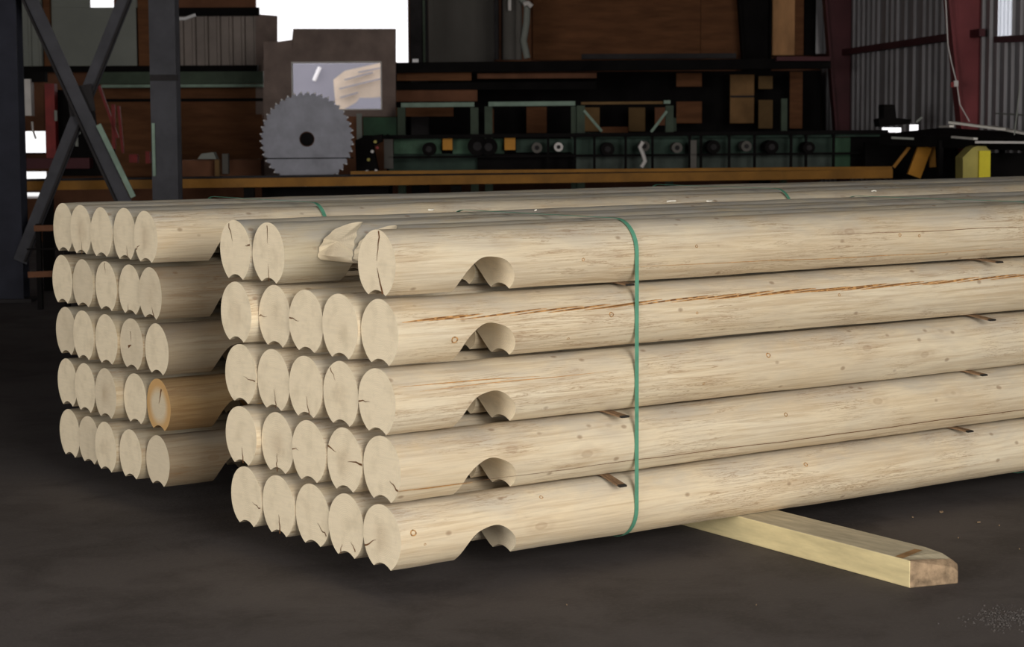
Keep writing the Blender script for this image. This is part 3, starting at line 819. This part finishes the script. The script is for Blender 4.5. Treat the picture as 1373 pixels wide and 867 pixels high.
# --- middle: columns, pipes, upper plywood
Dm = 25.6
hcolumn(551, 574, 26.4, 'dark steel', 'dark column at the right side of the big bright opening')
panel(567, 0, 570, 84, 26.3, 'dull green paint', 'conduit_pipe', 'thin conduit on the dark column right of the bright opening', 'pipe', .05)
panel(574, -120, 662, 88, D1, 'dim grey panel', 'wall_panel', 'dim grey wall panel right of the bright opening', 'panel')
panel(714, -120, 940, 80, D1, 'brown plywood', 'plywood_sheet', 'large dark brown plywood sheet, upper middle of the wall', 'panel')
panel(940, -120, 998, 80, D1-.05, 'brown plywood', 'plywood_sheet', 'brown plywood sheet left of the dark tapered column', 'panel')
e = thing('hose_bundle', 'vertical pipes and hoses hanging beside the dark plywood wall', 'pipes', tuple(P(690, 80, 26.6)))
for k, (x, r, mt, mm) in enumerate(((666, .03, 'dark steel', 0), (674, .02, 'near black steel', 0), (683, .09, 'dim grey panel', 0), (695, .05, 'dim grey panel', 1), (706, .045, 'grey panel', 2))):
    if mm == 2: pts = [P(701, -40, 26.5), P(700, 0, 26.5), P(707, 8, 26.5), P(706, 30, 26.5), P(702, 55, 26.5), P(707, 78, 26.5)]
    else: pts = [P(x, -90, 26.6), P(x, 30, 26.6), P(x, 80, 26.6)]
    MB().tube(pts, r, 10).build(('pipe', 'pipe', 'duct', 'pipe', 'hose')[k], mt, e, smooth=50)
MB().tube([P(702, 6, 26.4), P(708, 4, 26.4), P(713, 9, 26.4)], .035, 8).build('hose_fitting', 'off white paint', e, smooth=50, label='pale hose fitting')
mb = MB(); mb.ubox(uat(682, 26.3), uat(686, 26.3), 26.3, 26.35, zat(14, 26.3), zat(-5, 26.3)); mb.build('label_plate', 'off white paint', e)

# mezzanine beam
Dz = 24.8
e = thing('mezzanine_beam', 'long dark horizontal beam across the middle background', 'beam', tuple(P(820, 95, Dz)))
MB().bar(P(530, 91, Dz), P(1112, 85, Dz), .25, .12).build('beam_web', 'near black steel', e)
MB().bar(P(780, 76, Dz+.1), P(986, 75, Dz+.1), .2, .06).build('upper_plank', 'dark steel', e)
MB().bar(P(1040, 79, Dz-.2), P(1112, 79, Dz-.2), .2, .05).build('end_plank', 'dark red oxide steel', e)
MB().poly([(548, 84), (566, 84), (566, 90), (548, 90)], Dz-.15, .05).build('end_block', 'near black steel', e)
MB().pbox(553, 79, 561, 83.5, Dz-.1, .06).build('work_lamp', 'white plastic', label='tiny bright lamp beside the dark column on the beam', cat='lamp')
panel(532, 97, 632, 108, Dz+.2, 'brown plywood', 'wooden_plank', 'brown plank just under the left end of the long dark beam', 'plank')
panel(640, 98, 800, 105, Dz+.3, 'dark brown plywood', 'wooden_plank', 'dark plank under the middle of the long dark beam', 'plank')
panel(530, 110, 800, 120, Dz+.5, 'near black steel', 'dark_rail', 'dark rail below the brown planks in the middle background', 'rail')
panel(530, 120, 640, 136, Dz+.6, 'dark brown plywood', 'wooden_board', 'dark board above the left pale green bar', 'board')
panel(530, 144, 608, 156, Dz+.1, 'brown plywood', 'wooden_board', 'brown board under the left pale green bar', 'board')
# patches of lit board between machine uprights
for k, (x0, y0, x1, y1, mt, lab) in enumerate((
    (655, 146, 662, 178, 'brown plywood', 'narrow brown board right of the first green bench leg'),
    (706, 143, 733, 178, 'brown plywood', 'brown board in the middle of the second green bench'),
    (784, 144, 804, 176, 'olive board', 'brown board in the left half of the braced bench'),
    (806, 170, 842, 178, 'brown plywood', 'low brown board under the braced bench'),
    (843, 144, 865, 176, 'olive board', 'olive brown board in the right half of the braced bench'),
    (878, 144, 893, 168, 'dark brown plywood', 'small brown board at the right brace of the bench'),
    (907, 98, 941, 116, 'brown plywood', 'upper brown board right of the braced bench'),
    (907, 136, 941, 165, 'brown plywood', 'lower brown board right of the braced bench'),
    (979, 100, 1011, 165, 'lit orange plywood', 'brightest tall board under the long dark beam'),
    (1017, 102, 1036, 119, 'olive board', 'upper narrow board right of the brightest tall board'),
    (1017, 134, 1036, 172, 'olive board', 'lower narrow board right of the brightest tall board'),
    (1059, 96, 1076, 172, 'brown plywood', 'narrow brown board left of the red oxide column'))):
    if mt == 'lit orange plywood': mt = 'board amber'; bmat('board amber', (.22, .12, .05), .85)
    panel(x0, y0, x1, y1, 26.4+.02*k, mt, 'wooden_board', lab, 'board')
panel(530, 96, 1100, 236, 27.2, 'near black steel', 'dark_screen', 'dark backing wall behind the machinery in the middle', 'screen', .05)
panel(980, 128, 1011, 130.5, 26.50, 'dark steel', 'thin_bar', 'thin dark bar across the brightest tall board', 'bar', .055)
# green benches
def bench(xs, ytop, ybot, D, label, bar='pale green paint', braces=(), th=.05, by=(0, 7)):
    x0, x1 = xs
    e = thing('steel_bench', label, 'bench', tuple(P((x0+x1)/2, 236, D)))
    MB().bar(P(x0, ytop, D), P(x1, ytop-1.0, D), .12, th, mi=0).build('top_bar', bar, e)
    for x in xs[:2]:
        u = uat(x, D)
        s = .045
        MB().ubox(u-s, u+s, D+.02, D+.1, FLOOR, zat(ytop+3, D, x)).build('leg', 'dull green paint', e)
    for (a, b, c_, d_) in braces:
        MB().bar(P(a, b, D-.02), P(c_, d_, D-.02), .03, .03).build('corner_brace', 'pale green paint', e)
    return e
bench((538, 636), 141, 178, 23.8, 'bench with a pale green top bar just right of the booth')
bench((655, 771), 139.5, 178, 23.7, 'bench with the brightest pale green top bar')
bench((779, 898), 138.5, 178, 23.6, 'green bench with two corner braces under a dull bar', 'olive board', [(783, 148, 807, 176), (894, 149, 873, 177)], .03)
mb = MB().pbox(890, 134.5, 899, 139, 23.44, .06); mb.build('pale_block', 'pale green paint', label='small pale block at the right end of the braced bench', cat='block')
panel(1047, 132, 1055, 322, 24.6, 'dull green paint', 'green_post', 'short green post left of the dark red column', 'post', .08)
panel(893, 158, 907, 176, 24.0, 'dull green paint', 'junction_box', 'small grey green box right of the braced bench', 'box', .1)
panel(487, 157, 532, 182, 23.9, 'machine green paint', 'green_machine', 'dark green machine box right of the saw blade', 'panel', .1)
panel(479, 152, 486, 334, 22.8, 'grey panel', 'steel_post', 'short grey post at the right of the saw blade', 'post', .06)

# --- conveyor line
DV = 21.6
e = thing('log_conveyor', 'long green and black roller conveyor behind the yellow rail', 'conveyor', tuple(P(800, 236, DV)))
MB().bar(P(486, 184, DV), P(1190, 176.5, DV), .1, .04).build('top_rail', 'near black steel', e)
MB().bar(P(520, 211, DV), P(1190, 205, DV), .06, .022).build('middle_rail', 'near black steel', e)
def cpan(x0, y0, x1, y1, mt, nm='side_panel', D=DV+.3): MB().pbox(x0, y0, x1, y1, D, .05).build(nm, mt, e)
bmat('mid green paint', (.045, .095, .058), .6, 0, .45, 5); bmat('deep green paint', (.022, .045, .032), .6, 0, .4, 3); bmat('grey green paint', (.05, .065, .055), .6, 0, .35, 4)
cpan(528, 186, 592, 206, 'mid green paint'); cpan(607, 186, 676, 206, 'mid green paint'); cpan(692, 186, 768, 204, 'deep green paint')
cpan(768, 181, 1115, 206, 'deep green paint'); cpan(1115, 184, 1140, 230, 'machine green paint'); cpan(520, 206, 640, 232, 'deep green paint', D=DV+.45)
cpan(770, 207, 1115, 232, 'grey green paint'); cpan(770, 177, 1190, 184, 'deep green paint', D=DV+.1); cpan(640, 206, 770, 234, 'near black steel'); cpan(1140, 180, 1200, 234, 'near black steel')
for x in (520, 735, 771, 797, 839, 875, 925, 940, 978, 1012, 1061, 1081, 1118):
    MB().pbox(x-1.6, 180, x+1.6, 236, DV-.02, .05).build('upright', 'near black steel', e)
MB().pbox(515, 184, 527, 226, DV-.03, .05).build('grey_plate', 'dim grey panel', e)
MB().pbox(926, 188, 934, 228, DV-.03, .05).build('grey_plate', 'dim grey panel', e)
for (x0, x1) in ((593.5, 606.5), (676.5, 691)):
    MB().pbox(x0, 184, x1, 201, DV+.1, .1).build('yellow_bracket', 'orange paint', e, label='yellow bracket')
for (x, y, r, mt) in ((575, 200, 9, 'near black steel'), (640, 196, 13, 'near black steel'), (655, 197, 12, 'near black steel'), (720, 198, 7, 'dim grey panel'), (749, 197, 6, 'off white paint'), (815, 200, 9, 'near black steel'),
                      (864, 196, 7, 'dim grey panel'), (908, 198, 7, 'dim grey panel'), (957, 197, 9, 'near black steel'), (1001, 196, 7, 'dim grey panel'), (1035, 197, 9, 'near black steel'), (1085, 198, 8, 'near black steel')):
    p = P(x, y, DV-.12); rr = r/FPX*DV
    ro = MB().cyl(p, p+Fh*.3, rr, 20).build('roller', mt, e, smooth=40)
    MB().cyl(p-Fh*.01, p, rr*.45, 14).build('hub', 'dark steel', ro, smooth=40)
for x, y in ((583, 200), (505, 199), (500, 206), (503, 222), (861, 190), (862, 217), (1137, 185), (1172, 214), (495, 214)):
    pass
# small bright valves left of conveyor
e = thing('valve_manifold', 'dark valve cluster with tiny bright fittings right of the saw blade', 'valve', tuple(P(497, 236, 21)))
MB().poly([(476, 188), (488, 183), (512, 180), (512, 190), (500, 196), (508, 236), (478, 236)], 21.1, .2).build('valve_body', 'near black steel', e)
for x, y, mt in ((499, 203, 'off white paint'), (506, 198, 'red machine paint'), (503, 190, 'dull yellow paint'), (494, 214, 'dull yellow paint'), (504, 229, 'off white paint'), (492, 230, 'off white paint')):
    p = P(x, y, 21.0); MB().cyl(p, p+Fh*.1, .016, 10).build('fitting', mt, e)
MB().tube([P(862, 190, 21.3), P(858, 197, 21.3), P(862, 206, 21.3), P(865, 216, 21.3), P(860, 224, 21.3)], .022, 8).build('coiled_hose', 'off white paint', label='short pale hose hanging on the green conveyor', cat='hose', smooth=50)

# --- right: tapered red frames
def tapered(x0t, x0b, x1, ytop, D, mat, label, name='steel_column', dep=.25):
    z0 = FLOOR; z1 = ZR
    zb, zt = zat(165, D, x1), zat(0, D, x1)
    ub, ut = uat(x0b, D), uat(x0t, D)
    def ul(z): return ub+(ut-ub)*(z-zb)/(zt-zb)
    u1 = uz(x1, 90, D)[0]
    e = thing(name, label, 'column', tuple(W(u1-.2, D, FLOOR)))
    mb = MB(); 
    mb.add([W(ul(z0), D+dep/2-.01, z0+.02), W(u1, D+dep/2-.01, z0+.02), W(u1, D+dep/2+.01, z0+.02), W(ul(z0), D+dep/2+.01, z0+.02),
            W(ul(z1), D+dep/2-.01, z1), W(u1, D+dep/2-.01, z1), W(u1, D+dep/2+.01, z1), W(ul(z1), D+dep/2+.01, z1)],
           [(3, 2, 1, 0), (4, 5, 6, 7), (0, 1, 5, 4), (1, 2, 6, 5), (2, 3, 7, 6), (3, 0, 4, 7)]); mb.build('web', mat, e)
    mb = MB(); mb.ubox(u1-.012, u1+.012, D, D+dep, z0+.02, z1); mb.build('flange', mat, e)
    mb = MB(); 
    mb.add([W(ul(z0)-.012, D, z0+.02), W(ul(z0)+.012, D, z0+.02), W(ul(z0)+.012, D+dep, z0+.02), W(ul(z0)-.012, D+dep, z0+.02),
            W(ul(z1)-.012, D, z1), W(ul(z1)+.012, D, z1), W(ul(z1)+.012, D+dep, z1), W(ul(z1)-.012, D+dep, z1)],
           [(3, 2, 1, 0), (4, 5, 6, 7), (0, 1, 5, 4), (1, 2, 6, 5), (2, 3, 7, 6), (3, 0, 4, 7)]); mb.build('flange', mat, e)
    MB().ubox(ul(z0)-.08, u1+.08, D-.05, D+dep+.05, z0, z0+.02).build('base_plate', 'dark steel', e)
    return e
tapered(1106, 1121, 1163, 0, 26.2, 'dark red oxide steel', 'dark red tapered steel column left of the grey ribbed wall')
tapered(1271, 1290, 1334, 0, 20.8, 'red oxide steel', 'red oxide tapered steel column near the right edge')
tapered(991, 1003, 1033, 0, 27.3, 'near black steel', 'black tapered column between brown and lit orange plywood')
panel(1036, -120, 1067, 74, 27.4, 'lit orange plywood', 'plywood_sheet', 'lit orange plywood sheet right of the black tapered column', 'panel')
panel(1067, -120, 1078, 74, 27.35, 'brown plywood', 'wooden_stud', 'shaded brown stud beside the lit orange plywood', 'post')
panel(1078, -120, 1099, 74, 27.5, 'near black steel', 'wall_board', 'black strip of wall left of the dark red column', 'panel')
corr_px(1093, 1111, -120, 72, 27.2, .14, -.03, 'corrugated zinc sheet', 'metal_siding', 'narrow grey ribbed siding strip left of the dark red column', 'siding')
# bright high window right of the red column
def onwall(D, off=.06): return wline(D)-off
mb = MB()
Dw0, Dw1 = 19.1, 18.6
t_ = NT('translucent panel'); tr = t_.a('ShaderNodeBsdfTranslucent'); tr.inputs[0].default_value = (.95, .97, 1, 1)
t_.k(tr.outputs[0], t_.n['Material Output'].inputs[0]); M['translucent panel'] = t_.m
corrugated('window_1', W(wline(gS0-.15), gS0-.15, 0), W(wline(gS1+.3), gS1+.3, 0), z_[4]-.03, ZR-.1, .12, -.02, 'translucent panel', kind='structure').location += Rt*.09
MB().bar(P(1338, 53, 19.7), P(1388, 51, 18.6), .08, .06).build('steel_girt', 'dark red oxide steel', label='dark girt right of the red oxide column', cat='beam')
MB().bar(P(1338, 152, 19.3), P(1384, 155, 18.3), .05, .012).build('steel_shelf', 'grey panel', label='thin grey shelf edge right of the red oxide column', cat='shelf')
# cable with tag
e = thing('hanging_cable', 'thin pale cable with a red and white tag beside the red column', 'cable', tuple(P(1283, 112, 20.6)))
MB().tube([P(1268, 0, 20.6), P(1271, 60, 20.6), P(1276, 85, 20.6), P(1283, 112, 20.6), P(1287, 140, 20.6), P(1300, 163, 20.6)], .006, 6).build('cable', 'off white paint', e)
MB().pbox(1279, 108, 1285, 116, 20.55, .02).build('tag', 'off white paint', e); MB().pbox(1275, 110, 1279.3, 117, 20.55, .02).build('red_flag', 'red machine paint', e)
# low bright gaps of daylight: open slots left between the ribbed wall pieces
bmat('bright galvanised plate', (.95, .95, .95), .3)
MB().bar(P(1228, 164, 20.6), P(1236, 157, 20.6), .03, .02).build('pale_lever', 'grey panel', label='small pale lever on the black machine hump before the ribbed wall', cat='lever')
MB().poly([(1185, 140), (1200, 140), (1202, 158), (1222, 160), (1219, 166), (1180, 170), (1178, 160), (1185, 158)], 21.0, .3).build('dark_machine', 'near black steel', label='low black machine hump before the ribbed grey wall', cat='machine')
# sorting table
Dt = 19.4
e = thing('sorting_table', 'long low dark table carrying white boards at the right edge', 'table', tuple(P(1300, 230, Dt)))
q = [P(1180, 180, 20.3), P(1384, 187, 17.8), P(1384, 178, 18.9), P(1262, 171, 20.6)]
mb = MB(); mb.hexa([p-Vector((0, 0, .10)) for p in q], q); mb.build('table_top', 'near black steel', e)
MB().bar(P(1308, 190.5, 18.0), P(1384, 191, 17.75), .03, .02).build('edge_strip', 'off white paint', e)
MB().bar(P(1195, 184.5, 19.3), P(1225, 186, 19.3), .03, .02).build('edge_strip', 'grey panel', e)
for x in (1262, 1345):
    MB().pbox(x-3, 188, x+3, 236, 19.2, .08).build('leg', 'near black steel', e)
for k, (x0, y0, x1, y1, lab) in enumerate(((1275, 164, 1345, 173, 'upper long white board lying on the sorting table'), (1330, 170, 1382, 180, 'wide white board at the right end of the sorting table'),
                                           (1262, 170, 1276, 169, 'short pale board on the left part of the sorting table'), (1278, 183.5, 1308, 186, 'thin pale board on the front edge of the sorting table'))):
    MB().bar(P(x0, y0, 18.9), P(x1, y1, 18.4), .07 if k < 2 else .04, .02).build('pale_board', 'pale sawn board', label=lab, cat='board')
MB().tube([P(1360, 181, 18.2), P(1365, 140, 18.2), P(1369, 104, 18.2)], .006, 6).build('thin_rod', 'grey panel', label='thin upright rod at the right edge above the white boards', cat='rod')
# orange stand
e = thing('orange_stand', 'orange steel stand with slanted legs right of the conveyor', 'stand', tuple(P(1235, 232, 20)))
MB().bar(P(1240, 196, 20), P(1225, 236, 20), .13, .06, side=Fh).build('slanted_leg', 'orange paint', e)
MB().bar(P(1249, 196, 20.1), P(1250, 224, 20.1), .06, .06, side=Fh).build('upright', 'yellow ochre paint', e)
MB().bar(P(1219, 197, 20.1), P(1198, 224, 20.1), .03, .03, side=Fh).build('thin_brace', 'yellow ochre paint', e)
MB().pbox(1219, 194, 1257, 197, 19.95, .15).build('top_bar', 'near black steel', e)
# yellow guard
e = thing('yellow_guard', 'yellow boxy machine guard with chamfered top at the right edge', 'guard', tuple(P(1310, 232, 18.2)))
mb = MB(); mb.poly([(1291, 211), (1304, 198), (1311, 195.5), (1322, 196), (1328, 203), (1328, 240), (1291, 240)], 18.2, .3); mb.build('guard_body', 'dull yellow paint', e)
MB().pbox(1313, 202, 1328, 240, 18.15, .04).build('front_plate', 'bright yellow paint', e, label='bright yellow front plate')
MB().poly([(1160, 190), (1290, 190), (1290, 240), (1160, 240)], 21.2, .1).build('machine_housing', 'near black steel', label='black machine housing behind the orange stand', cat='machine')
MB().poly([(1328, 205), (1380, 205), (1380, 240), (1328, 240)], 18.7, .1).build('machine_housing', 'near black steel', label='black machine housing right of the yellow guard', cat='machine')
MB().poly([(1361, 213), (1365, 213), (1367, 221), (1363, 221)], 19.3, .05).build('small_lever', 'white plastic', label='tiny white handle right of the yellow guard', cat='handle')

# --- red machine on the left
Dl = 23.0
e = thing('red_machine', 'red framed machine behind the crossed braces at the left', 'machine', tuple(P(110, 236, Dl)))
MB().pbox(61, 112, 74, 212, Dl, .15).build('upright', 'red machine paint', e)
MB().bar(P(133, 115, Dl), P(158, 185, Dl), .03, .03, side=Fh).build('diagonal_bar', 'red machine paint', e)
MB().bar(P(152, 140, Dl), P(153, 200, Dl), .04, .03, side=Fh).build('thin_bar', 'red machine paint', e)
MB().bar(P(159, 142, Dl), P(165, 205, Dl), .03, .03, side=Fh).build('thin_bar', 'red machine paint', e)
MB().pbox(28, 212, 120, 226, Dl+.1, .2).build('cross_member', 'dark red oxide steel', e)
MB().pbox(173, 207, 184, 218, Dl, .1).build('bracket', 'red machine paint', e); MB().pbox(195, 203, 201, 219, Dl, .1).build('bracket', 'red machine paint', e)
MB().poly([(76, 120), (120, 124), (128, 190), (150, 200), (150, 236), (76, 236)], Dl+.3, .2).build('body', 'near black steel', e)
MB().pbox(26, 106, 41.5, 155, Dl, .15).build('cabinet_box', 'off white paint', e, label='tall pale grey box')
MB().pbox(25, 96, 60, 110, Dl+.05, .15).build('hood', 'near black steel', e)
MB().tube([P(43, 163, Dl-.1), P(44, 174, Dl-.1), P(48, 186, Dl-.1)], .012, 6).build('cord', 'off white paint', e)
for (x, y, h) in ((75, 155, 14), (106, 174, 11), (103, 190, 12)):
    p = P(x, y, Dl-.1); MB().bar(p+Vector((0, 0, h/2/120)), p-Vector((0, 0, h/2/120)), .03, .02).build('pale_tag', 'grey panel', e)
MB().pbox(22, 204.5, 60, 206.5, DB-.1, .05).build('window_bar', 'near black steel', label='thin dark bar across the upper bright gap at the left', cat='bar')
# low bench things left of blade
MB().poly([(265, 213), (270, 206), (286, 204), (290, 213)], 22, .2).build('paper_sheet', 'grey panel', label='crumpled pale sheet on the low brown block, left of the blade', cat='paper')
MB().pbox(298, 206, 306, 233, 22.1, .1).build('grey_can', 'dim grey panel', label='dim grey upright can left of the saw blade', cat='can')
MB().pbox(288, 214, 294, 237, 22.0, .1).build('wooden_post', 'olive board', label='short tan post under the crumpled pale sheet', cat='post')
MB().pbox(240, 214, 350, 240, 22.3, .3).build('low_bench', 'dark brown plywood', label='low dark brown bench left of the saw blade', cat='bench')
# low clutter behind the rear bundle, left edge
e = thing('lumber_rack', 'dim low rack of dark planks between left column and rear bundle', 'rack', tuple(P(66, 392, 17.6)))
MB().bar(P(36, 334, 17.6), P(90, 333, 17.6), .02, .015).build('rack_bar', 'near black steel', e)
MB().bar(P(46, 306, 17.6), P(90, 305, 17.6), .03, .05).build('plank', 'dark brown plywood', e)
MB().bar(P(38, 368, 17.6), P(90, 366, 17.6), .04, .05).build('plank', 'dark brown plywood', e)
for x in (47, 84): MB().ubox(uat(x, 17.66)-.02, uat(x, 17.66)+.02, 17.64, 17.70, FLOOR, zat(300, 17.66, x)).build('rack_post', 'near black steel', e)

# --- shavings on the logs and debris on the floor
def chips(name, pts, mat, label, cat, group):
    for (p, s_) in pts:
        mb = MB(); k = 6; ring = []
        for q in range(k):
            a = 2*PI*q/k; r = s_*random.uniform(.5, 1.0)
            ring.append(Vector(p)+Vector((r*math.cos(a), r*.6*math.sin(a), random.uniform(.0, .004))))
        up = [v+Vector((0, 0, .003+s_*.12)) for v in ring]
        mb.add(ring+up, [tuple(range(k-1, -1, -1)), tuple(range(k, 2*k))]+[(i, (i+1) % k, k+(i+1) % k, k+i) for i in range(k)])
        mb.build(name, mat, label=label, cat=cat, group=group)
def onplane(px, py, z):
    d = ray(px, py); t = (z-CAM.z)/d.z; return CAM+d*t
fr = [(onplane(x, y, FLOOR+.001), s_) for x, y, s_ in ((1224, 694, .008), (1262, 687, .012), (1340, 705, .004), (1285, 722, .004), (1312, 701, .012), (1367, 737, .004), (1014, 812, .003), (760, 812, .003))]
bmat('tan chip', (.22, .15, .09))
chips('wood_chip', fr, 'tan chip', 'small wood chip lying on the dark floor', 'wood chip', 'wood chips scattered on the floor')
bmat('pale shaving', (.80, .74, .64))
tp = [(onplane(x, y, 1.137), s_) for x, y, s_ in ((578, 282.5, .022), (900, 271, .03), (951, 270.5, .026), (718, 283, .008), (1172, 257, .02))]
chips('wood_shaving', tp, 'pale shaving', 'pale curl of wood shaving lying on top of the front bundle', 'wood shaving', 'wood shavings on top of the front bundle')
# coarse gravel patch at lower right
mb = MB(); rr = random.Random(5)
for k in range(420):
    a, b = rr.gauss(0, .42), rr.gauss(0, .33)
    p = onplane(1350+a*60, 828+b*22, FLOOR); s_ = rr.uniform(.002, .006)
    vs = [p+Vector((s_*math.cos(q*1.57+k), s_*math.sin(q*1.57+k), 0)) for q in range(4)]+[p+Vector((0, 0, s_*.9))]
    mb.add(vs, [(0, 1, 4), (1, 2, 4), (2, 3, 4), (3, 0, 4), (3, 2, 1, 0)])
bmat('gravel', (.075, .066, .062), .9, 0, .5, 50)
mb.build('loose_gravel', 'gravel', label='patch of loose gravel on the floor at the lower right corner', cat='gravel', kind='stuff')

# ------------------------------------------------------------------ light
world = bpy.data.worlds.new('world'); bpy.context.scene.world = world; world.use_nodes = True
bg = world.node_tree.nodes['Background']; bg.inputs[0].default_value = (1.0, .985, 1.0, 1); bg.inputs[1].default_value = 1.5
def area(name, loc, target, sx, sy, power, col=(1, 1, 1)):
    l = bpy.data.lights.new(name, 'AREA'); l.shape = 'RECTANGLE'; l.size = sx; l.size_y = sy; l.energy = power; l.color = col
    o = bpy.data.objects.new(name, l); COL.objects.link(o); o.location = loc
    d = Vector(target)-Vector(loc); o.rotation_euler = d.to_track_quat('-Z', 'Y').to_euler()
    return o
area('front_bay_light', W(4.5, -4.0, 3.0), W(.5, 9, .4), 5, 4.0, 1230, (1, .965, .90))
area('left_bay_light', W(-7.0, -2.0, 2.0), W(-.5, 8.5, .5), 4.5, 3.2, 660, (1, .975, .925))
cam_d.dof.use_dof = True; cam_d.dof.focus_distance = 8.2; cam_d.dof.aperture_fstop = 6.5
sc = bpy.context.scene
sc.view_settings.view_transform = 'Standard'; sc.view_settings.look = 'None'
sc.view_settings.exposure = 0; sc.view_settings.gamma = 1
sc.cycles.max_bounces = 6; sc.cycles.diffuse_bounces = 3; sc.cycles.sample_clamp_indirect = 4
